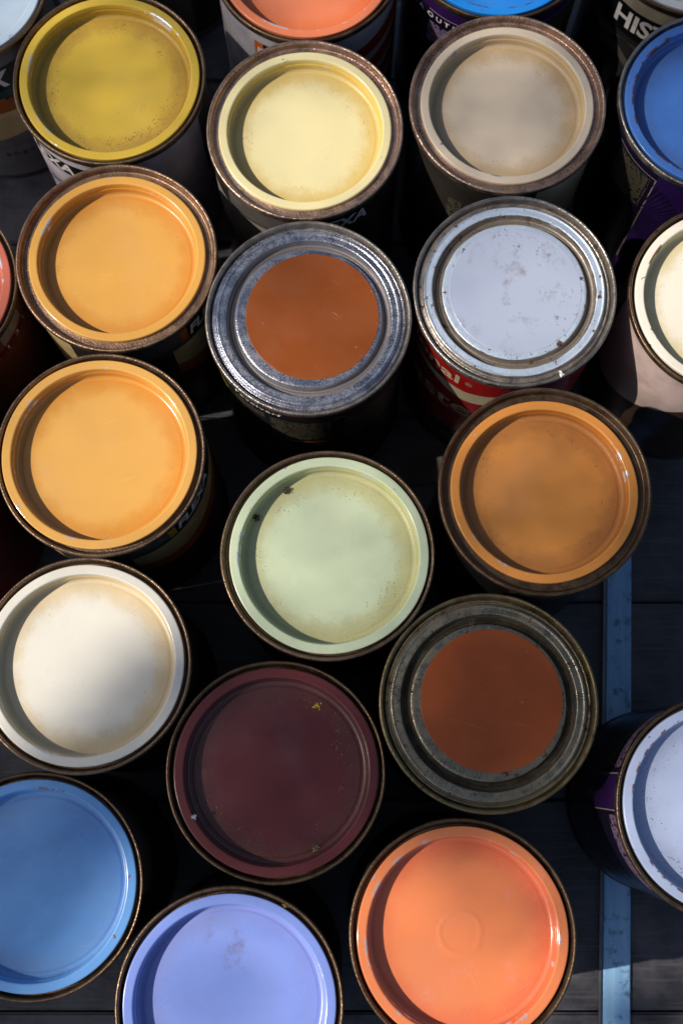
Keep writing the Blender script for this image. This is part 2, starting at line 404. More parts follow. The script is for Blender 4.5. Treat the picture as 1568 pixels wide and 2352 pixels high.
MICRO_D = microtext_mat('small_print', (0.006, 0.006, 0.008), (0.16, 0.14, 0.09), 1.7)
MICRO_O = microtext_mat('small_print', (0.40, 0.10, 0.03), (0.015, 0.006, 0.004), 2.3, 0.5, 0.36)
MICRO_P = microtext_mat('small_print', (0.20, 0.17, 0.18), (0.02, 0.02, 0.025), 1.5)
MICRO_G = microtext_mat('small_print', (0.15, 0.13, 0.10), (0.02, 0.018, 0.014), 1.9)
FLEX = dict(shear=0.18, bold=0.035)

def flexa_items(t_f, pitch, accent, sheet, swoosh):
    """white sheet, dark band just under the rim, coloured bar, bold slanted lettering, picture below"""
    a0 = t_f - 9.5
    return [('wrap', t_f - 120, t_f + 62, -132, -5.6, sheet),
            ('poly', 'brand_band', [rect(a0 - 60, a0 - 4.5, -23, -8)], GREY),
            ('poly', 'brand_band', [rect(a0 + 1.2, t_f + pitch * 4 + 9, -23, -8)], BLACK),
            ('poly', 'colour_bar', [rect(a0 - 4.5, a0 + 1.2, -23, -8)], accent),
            ('text', 'FLEXA', t_f - 2.6, t_f + pitch * 4 + 3.2, -21.0, 11.0, WHITE, FLEX),
            ('poly', 'band_line', [rect(a0 - 60, t_f + pitch * 4 + 9, -24.6, -24.0)], SILVERLINE)] + swoosh

def wave(t0, t1, zf, th, n=24):
    top = [(t0 + (t1 - t0) * k / n, zf(k / n)) for k in range(n + 1)]
    bot = [(t, z - th(k / n)) for k, (t, z) in enumerate(top)]
    return [top[k:k + 2] + [bot[k + 1], bot[k]] for k in range(n)]

def warm_picture(t0, t1):
    return [('poly', 'picture', wave(t0, t1, lambda s: -26, lambda s: 26 + 10 * math.sin(s * 5)), CREAM),
            ('poly', 'picture', wave(t0, t1, lambda s: -46 - 9 * math.sin(s * 5), lambda s: 16 + 6 * math.sin(s * 3)), RUSTO),
            ('poly', 'picture', wave(t0, t1, lambda s: -61 - 10 * math.sin(s * 4.6), lambda s: 70 - 10 * math.sin(s * 4.6) - 0.1), BROWN)]

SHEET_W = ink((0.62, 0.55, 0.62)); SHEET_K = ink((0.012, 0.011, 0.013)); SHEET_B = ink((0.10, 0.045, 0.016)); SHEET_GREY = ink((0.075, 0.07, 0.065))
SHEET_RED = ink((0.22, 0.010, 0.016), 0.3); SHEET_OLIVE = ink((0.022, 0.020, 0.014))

# ------------------------------------------------------------------ the cans
# position (mm, on the rim plane), height offset, lid type, colour (base), options, label text
PAINT = {
    'A': (0.7139, 0.4895, 0.0558),
    'B': (0.7674, 0.6931, 0.3907),
    'C': (0.6508, 0.551, 0.4334),
    'E': (0.6949, 0.3667, 0.0804),
    'I': (0.7475, 0.4076, 0.1021),
    'J': (0.634, 0.7353, 0.5083),
    'K': (0.72, 0.285, 0.058),
    'M': (0.128, 0.028, 0.031),
    'O': (0.14, 0.37, 0.8),
    'P': (0.225, 0.325, 0.8),
    'Q': (0.8131, 0.2491, 0.0976),
    'R': (0.5, 0.6, 0.86),
    'D': (0.06, 0.18, 0.56),
    'H': (0.86, 0.81, 0.7),
    'S': (0.5423, 0.6971, 0.86),
    'T': (0.7186, 0.2138, 0.1025),
    'U': (0.0167, 0.2669, 0.86),
    'V': (0.85, 0.85, 0.85),
    'X': (0.62, 0.17, 0.11),
    'F': (0.2419, 0.0551, 0.0032),
    'N': (0.3809, 0.0746, 0.0081),
    'G': (0.6, 0.68, 0.88),
    'L': (0.7529, 0.7348, 0.6644),
}

WALLC = dict(A=(.50, .27, .006), B=(.70, .45, .03), C=(.52, .35, .13), E=(.66, .25, .012), I=(.68, .26, .012), J=(.56, .52, .17), K=(.42, .13, .006),  # fuller wall colours, painting the recess shade that lacks sky haze
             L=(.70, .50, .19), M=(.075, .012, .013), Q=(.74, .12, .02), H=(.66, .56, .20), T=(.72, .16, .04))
RIM_BRONZE = metal_mat('tarnished_rim', (0.40, 0.26, 0.175), 0.36, 0.5)
RIM_DARK = metal_mat('tarnished_rim', (0.30, 0.20, 0.13), 0.33, 0.6, (0.02, 0.012, 0.008))
RIM_GLINT = metal_mat('tarnished_rim', (0.56, 0.40, 0.32), 0.28, 0.35, (0.085, 0.036, 0.02), 1.35)
RIM_GREY = metal_mat('tarnished_rim', (0.42, 0.38, 0.35), 0.30, 0.4, (0.05, 0.035, 0.025))
RIM_BROWN = metal_mat('tarnished_rim', (0.20, 0.13, 0.08), 0.32, 0.6, (0.022, 0.012, 0.006), 0.8)

cans = []
def can(key, x, y, dz, kind, label, lidmat, rim, body=(0.010, 0.010, 0.012), items=(), tilt=None, lid_off=(0, 0), disc=None, spin=None):
    i = len(cans)
    H = CAN_H + dz * MM
    e = empty('paint_can', (x * MM, y * MM, 0.0))
    tag(e, label, 'paint can', 'paint cans standing close together')
    if tilt: e.rotation_euler = (R_(tilt[0]), R_(tilt[1]), 0)
    b = link('body', body_me, ink(body, 0.35), e); b.location.z = H; b.scale.z = H / CAN_H
    rm = (rimn_me if kind == 'n' else rim_me)[i % 5]
    rr = link('rim', rm, rim, e); rr.location.z = H; rr.scale = (1 + rng.uniform(-.003, .003), 1 + rng.uniform(-.003, .003), 1); rr.rotation_euler.z = rng.uniform(0, 6.28)
    lm = {'n': lidn_me, 'w': lidw_me, 'm': lidm_me}[kind][i % 5]
    l = link('lid', lm, lidmat, e); l.location = (lid_off[0] * MM, lid_off[1] * MM, H)
    l.rotation_euler.z = rng.uniform(0, 6.28) if spin is None else spin
    if disc:
        d = link('colour_disc', disc_me, disc[0], l)
        a = -l.rotation_euler.z; ox, oy = disc[1], disc[2]
        d.location = ((ox * math.cos(a) - oy * math.sin(a)) * MM, (ox * math.sin(a) + oy * math.cos(a)) * MM, 0)
    lb = add_label(e, list(items), H) if items else None
    cans.append((key, e, l, lb))
    return e

# --- yellow ochre, top left
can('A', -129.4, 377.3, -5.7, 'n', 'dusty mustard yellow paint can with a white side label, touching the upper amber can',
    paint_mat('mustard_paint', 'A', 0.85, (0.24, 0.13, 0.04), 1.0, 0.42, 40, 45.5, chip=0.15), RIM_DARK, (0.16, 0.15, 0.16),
    [('wrap', -175, 20, -132, -5.6, SHEET_W), ('poly', 'brand_band', [rect(-170, -112, -27, -13)], BLACK),
     ('text', 'FLEXA', -157, -114.5, -25.5, 11, WHITE, FLEX),
     ('poly', 'drawing', wave(-160, -118, lambda s: -34 - 30 * s, lambda s: 1.6), VIOLET), ('poly', 'drawing', wave(-150, -122, lambda s: -60 + 22 * s, lambda s: 1.6), VIOLET),
     ('poly', 'small_print', [rect(-24, 15, -70, -9)], MICRO_G)], spin=0.3)
# --- pale yellow
can('B', -19.9, 341.7, 1.0, 'w', 'pale yellow paint can in bright sun, between the mustard and beige cans',
    paint_mat('pale_yellow_paint', 'B', 0.55, (0.30, 0.20, 0.05), 0.6, 0.30, 38, 42.7, chip=0.05), RIM_GLINT, (0.022, 0.02, 0.014),
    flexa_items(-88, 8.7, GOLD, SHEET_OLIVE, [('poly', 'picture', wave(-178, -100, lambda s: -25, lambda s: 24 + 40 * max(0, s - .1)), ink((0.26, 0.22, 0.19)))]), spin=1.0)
# --- beige
can('C', 90.8, 356.0, 2.9, 'w', 'beige paint can with glittering brown rim, right of the pale yellow can',
    paint_mat('beige_paint', 'C', 0.6, (0.30, 0.18, 0.07), 0.6, 0.40, 38, 42.7, chip=0.12, chipcol=(0.25, 0.3, 0.45)), RIM_GLINT, (0.012, 0.011, 0.010),
    [('wrap', -170, 0, -132, -5.6, ink((0.030, 0.025, 0.021))), ('poly', 'small_print', [rect(-138, -96, -60, -26)], MICRO_D),
     ('poly', 'colour_bar', [rect(-103, -88, -20, -7)], ORANGE), ('poly', 'picture', [rect(-80, -30, -70, -7)], TAN),
     ('poly', 'picture', wave(-165, -152, lambda s: -14 - 4 * math.sin(s * 3), lambda s: 22), SHEET_GREY)], spin=2.0)
# --- amber upper
can('E', -120.2, 267.7, -1.0, 'w', 'sunlit amber paint can with a wide brown rim, upper of two amber cans',
    paint_mat('amber_paint', 'E', 0.4, (0.30, 0.14, 0.04), 0.45, 0.28, 38, 42.7, chip=0.03), RIM_BRONZE, (0.03, 0.016, 0.01),
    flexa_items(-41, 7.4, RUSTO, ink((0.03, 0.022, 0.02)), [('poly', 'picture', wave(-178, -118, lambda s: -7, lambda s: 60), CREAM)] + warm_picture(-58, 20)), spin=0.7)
# --- brown disc upper
can('F', -17.3, 231.3, 5.0, 'm', 'bare metal lidded can with light brown disc, left of the white metal lid',
    metal_mat('tinplate_lid', (0.58, 0.60, 0.70), 0.22, 0.22, (0.08, 0.055, 0.035), 0.7, grooves=((38.6, 43.0, 0.8),)), RIM_GREY, (0.008, 0.008, 0.010),  # blue in the metal colour stands in for reflected sky
    [('wrap', -178, 10, -132, -10.5, SHEET_K), ('poly', 'colour_bar', [rect(-178, 10, -10.5, -6)], DARKRED),
     ('text', 'nel Tegelverf', -152, -106, -16.5, 4.8, WHITE, dict(bold=0.02, spacing=1.15)),
     ('poly', 'small_print', [rect(-152, -128, -27, -19)], MICRO_D), ('poly', 'lime_line', wave(-160, -131, lambda s: -29 - 2 * s, lambda s: 1.6), LIME),
     ('poly', 'small_print', [rect(-124, -84, -52, -20)], MICRO_D), ('poly', 'orange_line', [rect(-112, -84, -57, -55.5)], RUSTO),
     ('text', 'OPLOSMIDDELARM', -76, -34, -18.5, 3.2, RUSTO, dict()), ('poly', 'small_print', [rect(-76, -30, -60, -21)], MICRO_D)],
    disc=(card_mat('light_brown_card', PAINT['F']), 2.0, 0.8), spin=0.2)
# --- white metal lid
can('G', 91.4, 247.0, 2.9, 'm', 'white metal lid with brown rust spots on a can with a red label',
    metal_mat('white_worn_lid', (0.60, 0.56, 0.52), 0.30, 0.35, (0.07, 0.045, 0.025), 0.8, rust=0.5, grooves=((38.8, 42.6, 0.75),), band=((43.4, 47.4), (0.0, 38.0)), bandcol=(0.58, 0.70, 0.88)), RIM_GREY, (0.010, 0.010, 0.012),
    [('wrap', -178, 10, -104, -6, SHEET_RED), ('poly', 'red_badge', [rect(-178, -107, -30, -9)], RED),
     ('text', 'ional', -164, -123, -24.5, 12, TAN, dict(bold=0.02)), ('text', '®', -119, -114.5, -20, 5, TAN, dict()),
     ('poly', 'swoosh', wave(-160, -84, lambda s: -31 + 12 * max(0, s - .55) / .45, lambda s: 3 + 30 * s * s * (1.05 - s) * 2.4), TAN),
     ('text', 'our', -158, -139, -43, 6, SHEET_GREY, dict()), ('text', 'aster', -160, -97, -70, 17, TAN, dict(bold=0.015)),
     ('poly', 'bottom_band', [rect(-178, 10, -126, -118)], SHEET_GREY)],
    disc=(None, 0.6, 0.3), spin=1.3)
G_can = cans[-1]
wn = NB('white_spotted_card'); v, r, z, sep = wn.coords()
sp1 = wn.ramp(wn.noise(v, 62, 6, 0.68), 0.54, 0.72); sp2 = wn.ramp(wn.noise(v, 300, 5, 0.75), 0.56, 0.64)
cc = wn.mix(wn.math('MULTIPLY', sp1, 0.55), PAINT['G'], (0.24, 0.15, 0.11)); cc = wn.mix(wn.math('MULTIPLY', wn.math('MULTIPLY', sp2, wn.ramp(wn.noise(v, 25, 2), 0.45, 0.6)), 0.7), cc, (0.16, 0.10, 0.08))
wn.l(cc, wn.b.inputs['Base Color']); wn.b.inputs['Roughness'].default_value = 0.25; wn.b.inputs['Metallic'].default_value = 0.35
for ch in G_can[2].children: ch.material_slots[0].material = wn.m
# --- amber lower
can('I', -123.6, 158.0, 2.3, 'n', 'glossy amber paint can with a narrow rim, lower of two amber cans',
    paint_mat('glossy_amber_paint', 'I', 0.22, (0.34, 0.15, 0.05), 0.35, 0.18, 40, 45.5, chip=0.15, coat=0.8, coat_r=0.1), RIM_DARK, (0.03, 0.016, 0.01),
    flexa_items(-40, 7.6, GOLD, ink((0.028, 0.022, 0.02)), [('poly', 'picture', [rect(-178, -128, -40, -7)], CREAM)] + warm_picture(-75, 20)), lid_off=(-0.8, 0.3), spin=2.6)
# --- pale cream green centre
can('J', -6.9, 105.4, 3.8, 'n', 'pale mint cream paint can with two dark dirt clumps on its lid',
    paint_mat('mint_cream_paint', 'J', 0.75, (0.34, 0.26, 0.08), 0.75, 0.26, 40, 45.5, chip=0.03), RIM_DARK, (0.012, 0.012, 0.012), lid_off=(0.7, 0), spin=0.9)
# --- brown orange right
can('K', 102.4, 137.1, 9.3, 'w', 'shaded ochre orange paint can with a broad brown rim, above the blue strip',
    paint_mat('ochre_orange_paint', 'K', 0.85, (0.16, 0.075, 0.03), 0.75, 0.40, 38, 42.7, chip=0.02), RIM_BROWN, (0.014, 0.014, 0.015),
    [('poly', 'small_print', [rect(-120, -40, -30, -12)], MICRO_D)], spin=0.1)
# --- white left
can('L', -128.4, 50.4, -0.7, 'n', 'warm white paint can, half in sun and half in shade',
    paint_mat('warm_white_paint', 'L', 0.55, (0.42, 0.30, 0.13), 0.45, 0.30, 40, 45.5, chip=0.02, stain=0.0), RIM_DARK, (0.03, 0.016, 0.010),
    [('wrap', -90, 80, -132, -5.6, ink((0.03, 0.02, 0.014))), ('poly', 'picture', wave(-40, 60, lambda s: -16, lambda s: 24), SHEET_B)], spin=1.6)
# --- maroon
can('M', -32.1, -1.5, -2.8, 'n', 'dark maroon paint can with a yellow fleck on its lid',
    paint_mat('maroon_paint', 'M', 0.4, (0.12, 0.065, 0.05), 0.7, 0.22, 40, 45.5, chip=0.0, chipcol=(0.6, 0.6, 0.65), speckcol=(0.34, 0.29, 0.22)), RIM_BROWN, (0.010, 0.010, 0.010), spin=2.2)
# --- brown disc lower
can('N', 72.2, 31.6, 3.2, 'm', 'rusty metal lidded can with dark brown disc, right of the maroon can',
    metal_mat('rusty_tinplate_lid', (0.46, 0.40, 0.29), 0.26, 0.75, (0.03, 0.022, 0.010), 0.8, rust=0.75, grooves=((38.6, 43.0, 0.98), (48.2, 49.4, 0.7))), metal_mat('tarnished_rim', (0.32, 0.25, 0.13), 0.32, 0.55, (0.03, 0.02, 0.01), 0.9, rust=0.6), (0.010, 0.010, 0.011),
    disc=(card_mat('dark_brown_card', PAINT['N']), 1.6, 0.9), spin=0.6)
# --- mid blue bottom left
can('O', -149.8, -55.8, -8.4, 'n', 'mid blue paint can below the warm white can',
    paint_mat('mid_blue_paint', 'O', 0.30, (0.10, 0.11, 0.16), 0.5, 0.30, 40, 45.5, chip=0.25, chipcol=(0.25, 0.10, 0.05), chipmetal=0.0), RIM_BROWN, (0.016, 0.015, 0.014),
    [('wrap', -60, 110, -132, -5.6, ink((0.045, 0.04, 0.036))), ('poly', 'small_print', [rect(-6, 62, -38, -8)], MICRO_P), ('poly', 'dark_panel', [rect(-34, -9, -34, -8)], ink((0.006, 0.006, 0.016)))], spin=0.4)
# --- periwinkle bottom
can('P', -52.7, -109.2, -0.9, 'n', 'periwinkle blue paint can between the mid blue and coral cans at the bottom',
    paint_mat('periwinkle_paint', 'P', 0.45, (0.16, 0.12, 0.16), 0.4, 0.26, 40, 45.5, chip=0.08, chipcol=(0.8, 0.85, 0.95), stain=0.55, stainpos=(2, 30, 22)), RIM_BROWN, (0.016, 0.014, 0.014), spin=0.0)
# --- coral bottom
can('Q', 57.4, -77.8, 1.0, 'n', 'glossy coral orange paint can with chipped ring, at the bottom beside the dark floor',
    paint_mat('glossy_coral_paint', 'Q', 0.25, (0.80, 0.30, 0.25), 0.3, 0.13, 40, 45.5, chip=0.55, coat=0.9, coat_r=0.08, stain=0.4, ripple=1.0), RIM_BROWN, (0.012, 0.011, 0.011), spin=1.1)
# --- lavender right
can('R', 186.5, -18.7, 1.9, 'n', 'lavender blue paint can with rust lines on its ring, at the lower right edge',
    paint_mat('lavender_paint', 'R', 0.35, (0.13, 0.11, 0.14), 0.9, 0.30, 40, 45.5, chip=0.75, chipcol=(0.22, 0.07, 0.035), chipmetal=0.0), RIM_BROWN, (0.010, 0.008, 0.014),
    [('wrap', 80, 290, -132, -5.6, DPURPLE), ('poly', 'purple_panel', [rect(178, 199, -60, -6)], PURPLE),
     ('poly', 'frame_line', [rect(120, 178, -8.0, -7.4), rect(177.2, 178, -60, -7.4), rect(199, 199.8, -60, -7.4), rect(199, 260, -8.0, -7.4)], SILVERLINE),
     ('poly', 'small_print', [rect(128, 174, -22, -9.5)], MICRO_W), ('poly', 'small_print', [rect(134, 174, -44, -26)], MICRO_D),
     ('poly', 'small_print', [rect(202, 252, -24, -9.5)], MICRO_W), ('poly', 'pale_panel', [rect(96, 122, -132, -14)], ink((0.05, 0.048, 0.06)))], spin=0.8)
# --- deep blue right
can('D', 205.7, 357.6, 1.5, 'n', 'deep blue paint can with purple fan pattern label, right of the beige can',
    paint_mat('deep_blue_paint', 'D', 0.5, (0.07, 0.07, 0.11), 0.6, 0.30, 40, 45.5, chip=0.6, chipcol=(0.10, 0.035, 0.02), chipmetal=0.0), RIM_GREY, (0.008, 0.006, 0.012),
    [('wrap', -178, -40, -132, -5.6, DPURPLE), ('poly', 'purple_panel', [rect(-140, -40, -120, -7)], VIOLET),
     ('poly', 'frame_line', [rect(-178, -141, -12.6, -12.0), rect(-141, -140.2, -110, -12.0)], SILVERLINE),
     ('text', 'A  P  E  I  N  D', -176, -144, -18, 3.2, LILAC, dict()) if False else ('poly', 'small_print', [rect(-176, -144, -46, -15)], MICRO_D),
     ('poly', 'fan_rib', [[(-134, -62), (-134 + 34 * math.cos(a), -62 + 46 * math.sin(a)), (-134 + 34 * math.cos(a + .035), -62 + 46 * math.sin(a + .035))] for a in [k * 0.105 - 0.7 for k in range(22)]], DPURPLE)], spin=1.9)
# --- cream right
can('H', 205.9, 243.7, 0.1, 'n', 'sunlit ivory paint can with a pale pink label at the right edge',
    paint_mat('ivory_paint', 'H', 0.35, (0.33, 0.24, 0.10), 0.5, 0.33, 40, 45.5, chip=0.2, chipcol=(0.15, 0.05, 0.03), chipmetal=0.0), RIM_BROWN, (0.012, 0.010, 0.010),
    [('wrap', 150, 320, -132, -5.6, ink((0.035, 0.018, 0.012))),
     ('poly', 'pale_panel', wave(176, 262, lambda s: -6.2, lambda s: 72 * (1 - 0.75 * s * s) + 8), ink((0.52, 0.40, 0.38))),
     ('poly', 'frame_line', [rect(216, 262, -124, -123), rect(216, 262, -116, -115.4), rect(216, 217, -124, -106), rect(216, 262, -107, -106)], SHEET_GREY)], spin=0.5)
# --- white top left corner
can('S', -219.8, 436.8, -3.9, 'n', 'pale blue white paint can cut off by the top left corner',
    paint_mat('blue_white_paint', 'S', 0.3, (0.3, 0.2, 0.1), 0.4, 0.3, 40, 45.5, chip=0.1), RIM_DARK, (0.05, 0.047, 0.045),
    [('wrap', -178, 0, -132, -5.6, ink((0.16, 0.15, 0.155))), ('poly', 'brand_band', [rect(-130, -38, -36, -15)], BLACK),
     ('text', 'FLEX', -99, -58, -33, 15, WHITE, FLEX), ('poly', 'teal_band', [rect(-130, -30, -43, -36)], TEAL), ('poly', 'orange_band', [rect(-130, -30, -57, -43)], RUSTO),
     ('text', 'gl', -68, -56, -48, 7, BLACK, dict(bold=0.02)), ('poly', 'picture', wave(-110, -20, lambda s: -57, lambda s: 34 - 18 * s), CREAM),
     ('text', 'angeel 2', -84, -44, -106, 5.5, BLACK, dict(spacing=1.4))], spin=0.2)
# --- coral top
can('T', -19.7, 450.0, -2.2, 'n', 'coral paint can with orange and white label, cut off by the top edge',
    paint_mat('coral_paint', 'T', 0.2, (0.3, 0.1, 0.05), 0.35, 0.28, 40, 45.5, chip=0.6, chipcol=(0.8, 0.8, 0.9)), RIM_BROWN, (0.12, 0.11, 0.11),
    [('wrap', -200, 20, -132, -5.6, ink((0.44, 0.42, 0.46))), ('poly', 'colour_bar', [rect(-137, -130, -40, -14)], ORANGE), ('poly', 'brand_band', [rect(-130, -76, -40, -14)], BLACK),
     ('text', 'FLEXA', -125, -82, -36, 17, WHITE, FLEX),
     ('poly', 'stripe', wave(-176, -152, lambda s: -8 - 60 * s, lambda s: 1.4), RUSTO), ('poly', 'stripe', wave(-172, -150, lambda s: -8 - 60 * s, lambda s: 1.0), RUSTO),
     ('poly', 'swoosh', sum([wave(-62, 15, (lambda z0: (lambda s: z0 + 26 * s * s))(zz), lambda s: 10 + 6 * s) for zz in (-24, -44, -64, -84, -104)], []), ink((0.28, 0.028, 0.008)))], spin=2.4)
# --- bright blue top
can('U', 89.2, 464.3, -2.4, 'n', 'bright blue paint can with purple outdoor paint label, at the top edge',
    paint_mat('bright_blue_paint', 'U', 0.1, (0.1, 0.1, 0.2), 0.3, 0.28, 40, 45.5, chip=0.5, chipcol=(0.10, 0.03, 0.03), chipmetal=0.0), RIM_BROWN, (0.008, 0.006, 0.012),
    [('wrap', -178, 0, -132, -5.6, DPURPLE), ('poly', 'purple_panel', [rect(-178, -20, -15, -6)], PURPLE), ('poly', 'frame_line', [rect(-150, -96, -15.8, -15.0), rect(-70, -20, -15.8, -15.0)], LILAC),
     ('text', 'R A  O U T D O', -152, -107, -22, 4.0, WHITE, dict(bold=0.02)), ('poly', 'small_print', [rect(-150, -106, -44, -25)], MICRO_W),
     ('text', 'N', -124, -119, -53, 4.0, WHITE, dict(bold=0.02)), ('poly', 'small_print', [rect(-156, -108, -92, -57)], MICRO_D), ('poly', 'small_print', [rect(-70, -24, -44, -18)], MICRO_D)], spin=0.0)
# --- HIS can
can('V', 203.4, 465.9, -2.0, 'n', 'paint can with big white letters on a black band, top right corner',
    paint_mat('grey_white_paint', 'V', 0.3, (0.3, 0.2, 0.1), 0.4, 0.3, 40, 45.5), RIM_BROWN, (0.012, 0.012, 0.014),
    [('wrap', -200, -30, -132, -5.6, ink((0.020, 0.019, 0.022))), ('poly', 'pale_band', [rect(-160, -60, -16, -6)], TAN), ('poly', 'brand_band', [rect(-170, -60, -39, -16)], BLACK),
     ('text', 'HIST', -144, -104, -34, 15, WHITE, dict(bold=0.03)), ('poly', 'pale_band', wave(-165, -100, lambda s: -44, lambda s: 4 + 4 * math.sin(s * 9)), SHEET_GREY),
     ('poly', 'pale_band', wave(-150, -100, lambda s: -56 + 6 * math.sin(s * 7), lambda s: 7), SHEET_GREY)], spin=0.0)
# --- coral left
can('X', -227.2, 252.8, -4.2, 'n', 'coral red paint can with orange small print label at the left edge',
    paint_mat('coral_red_paint', 'X', 0.2, (0.3, 0.1, 0.05), 0.35, 0.28, 40, 45.5, chip=0.7, chipcol=(0.75, 0.75, 0.85)), RIM_BROWN, (0.10, 0.03, 0.012),
    [('wrap', -120, 70, -132, -5.6, MICRO_O), ('poly', 'pale_shape', [rect(-66, -40, -16, -6), rect(-36, -12, -18, -6)], ink((0.34, 0.26, 0.20))),
     ('poly', 'number_band', [rect(-90, 30, -25, -19)], ink((0.20, 0.012, 0.010))),
     ('text', '1  2  3  1  3  1  2', -62, 2, -24, 4, WHITE, dict())], spin=1.0)
# --- red can, only its side shows
can('Y', -238.0, 142.0, 0.0, 'n', 'plain dark red can showing only its side between lower amber and white cans',
    paint_mat('red_paint', (0.4, 0.02, 0.02), 0.3, (0.2, 0.1, 0.05), 0.3, 0.3), RIM_DARK, (0.16, 0.004, 0.006), spin=0.0)
# --- grey can beyond the top edge
can('Z', -121.0, 536.0, -2.0, 'n', 'dark grey labelled can showing only its side behind the mustard can',
    paint_mat('grey_paint', (0.3, 0.3, 0.32), 0.3, (0.2, 0.1, 0.05), 0.3, 0.3), RIM_DARK, (0.05, 0.05, 0.055),
    [('wrap', -170, 0, -132, -5.6, ink((0.06, 0.055, 0.05))), ('poly', 'dark_panel', [rect(-70, -40, -132, -14)], BLACK), ('poly', 'colour_bar', [rect(-76, -70, -40, -10)], RUSTO)], spin=0.0)

BY = {k: (e, l, lb) for k, e, l, lb in cans}
POS = {k: np.array((e.location.x, e.location.y)) * 1000 for k, e, l, lb in cans}

# ------------------------------------------------------------------ floor boards, tape and litter
def to_plane(px, py, z):
    """pixel of the 1568-wide photograph -> point at height z"""
    f = 2770.0
    d = Vector((px - 784, (1176 - py) * math.cos(PITCH) + f * math.sin(PITCH), (1176 - py) * math.sin(PITCH) - f * math.cos(PITCH)))
    t = (z - CAM_H) / d.z
    return Vector((d.x * t, d.y * t, z))

g_me = bpy.data.meshes.new('ground'); gs = 60
g_me.from_pydata([(-gs, -gs, -0.03), (gs, -gs, -0.03), (gs, gs, -0.03), (-gs, gs, -0.03)], [], [(0, 1, 2, 3)])
gm = NB('paving'); v, r, z, sep = gm.coords()
gm.l(gm.mix(gm.noise(v, 8, 5), (0.05, 0.048, 0.046), (0.09, 0.086, 0.08)), gm.b.inputs['Base Color']); gm.b.inputs['Roughness'].default_value = 0.8
ground = link('ground', g_me, gm.m); tag(ground, kind='structure')

fm = NB('dark_board'); v, r, z, sep = fm.coords()
gr = fm.noise(fm.stretch(v, 3, 60), 8, 5, 0.6); gp = fm.noise(v, 30, 5, 0.65); gq = fm.noise(v, 300, 3)
c = fm.mix(fm.ramp(gp, 0.35, 0.7), (0.035, 0.036, 0.044), (0.085, 0.082, 0.100)); c = fm.mix(fm.math('MULTIPLY', fm.ramp(gr, 0.5, 0.65), 0.5), c, (0.11, 0.105, 0.115))
c = fm.mix(fm.math('MULTIPLY', fm.ramp(gq, 0.62, 0.68), 0.4), c, (0.11, 0.09, 0.07))
fm.l(c, fm.b.inputs['Base Color']); fm.l(fm.ramp(gp, 0.3, 0.7, 0.34, 0.55), fm.b.inputs['Roughness']); fm.bump(fm.math('ADD', gr, gq), 0.3, 0.0006)
floor = empty('floor', (0, 0, 0)); tag(floor, kind='structure')
y_edge = [to_plane(784, p, 0).y for p in (2325, 1838)]
wdt = y_edge[1] - y_edge[0]
prng = random.Random(3)
for k in range(-3, 6):
    y0 = y_edge[0] + k * wdt + 0.0006; y1 = y0 + wdt - 0.0012
    bm = bmesh.new(); bmesh.ops.create_cube(bm, size=1)
    for vv in bm.verts:
        vv.co.x *= 1.6; vv.co.y = (y0 + y1) / 2 + vv.co.y * (y1 - y0); vv.co.z = -0.0105 + vv.co.z * 0.021 + (0.0 if vv.co.z < 0 else 0)
    bmesh.ops.bevel(bm, geom=bm.edges[:], offset=0.0012, segments=2, affect='EDGES')
    me = bpy.data.meshes.new('board'); bm.to_mesh(me); bm.free()
    o = link('board', me, fm.m, floor); o.location.z = prng.uniform(-0.0008, 0.0)
    
def slab(name, pts, th, mat, z=0.0006, bev=0.0005):
    bm = bmesh.new()
    lo = [bm.verts.new((p.x, p.y, z)) for p in pts]; hi = [bm.verts.new((p.x, p.y, z + th)) for p in pts]
    bm.faces.new(lo[::-1]); bm.faces.new(hi)
    for k in range(len(pts)): bm.faces.new((lo[k], lo[(k + 1) % len(pts)], hi[(k + 1) % len(pts)], hi[k]))
    bmesh.ops.recalc_face_normals(bm, faces=bm.faces[:])
    bmesh.ops.bevel(bm, geom=bm.edges[:], offset=bev, segments=2, affect='EDGES')
    me = bpy.data.meshes.new(name); bm.to_mesh(me); bm.free()
    return me

sm = NB('worn_blue_strip'); v, r, z, sep = sm.coords()
w1 = sm.noise(sm.stretch(v, 60, 6), 3, 5, 0.65); w2 = sm.noise(v, 120, 5, 0.7)
c = sm.mix(sm.ramp(w1, 0.3, 0.7), (0.22, 0.45, 0.80), (0.34, 0.60, 0.88)); c = sm.mix(sm.math('MULTIPLY', sm.ramp(w2, 0.52, 0.66), 0.7), c, (0.05, 0.09, 0.16))
sm.l(c, sm.b.inputs['Base Color']); sm.l(sm.ramp(w2, 0.3, 0.7, 0.28, 0.5), sm.b.inputs['Roughness']); sm.b.inputs['Metallic'].default_value = 0.1
def strip_pt(px, py): return to_plane(px, py, 0.002)
strip_root = empty('floor_strip', (0, 0, 0)); tag(strip_root, 'worn blue strip running straight across the dark floor boards at the right', 'strip')
L0, L1 = strip_pt(1397, 980), strip_pt(1383, 2420); R0, R1 = strip_pt(1450, 980), strip_pt(1447, 2420)
link('strip_face', slab('strip_face', [L1, R1, R0, L0], 0.0016, sm.m), sm.m, strip_root)
Le0, Le1 = strip_pt(1389, 980), strip_pt(1373, 2420)
me = slab('raised_edge', [Le1, L1 + Vector((-0.0006, 0, 0)), L0 + Vector((-0.0006, 0, 0)), Le0], 0.0022, None)
link('raised_edge', me, plain('edge_metal', (0.22, 0.24, 0.27), 0.3, 0.8), strip_root)

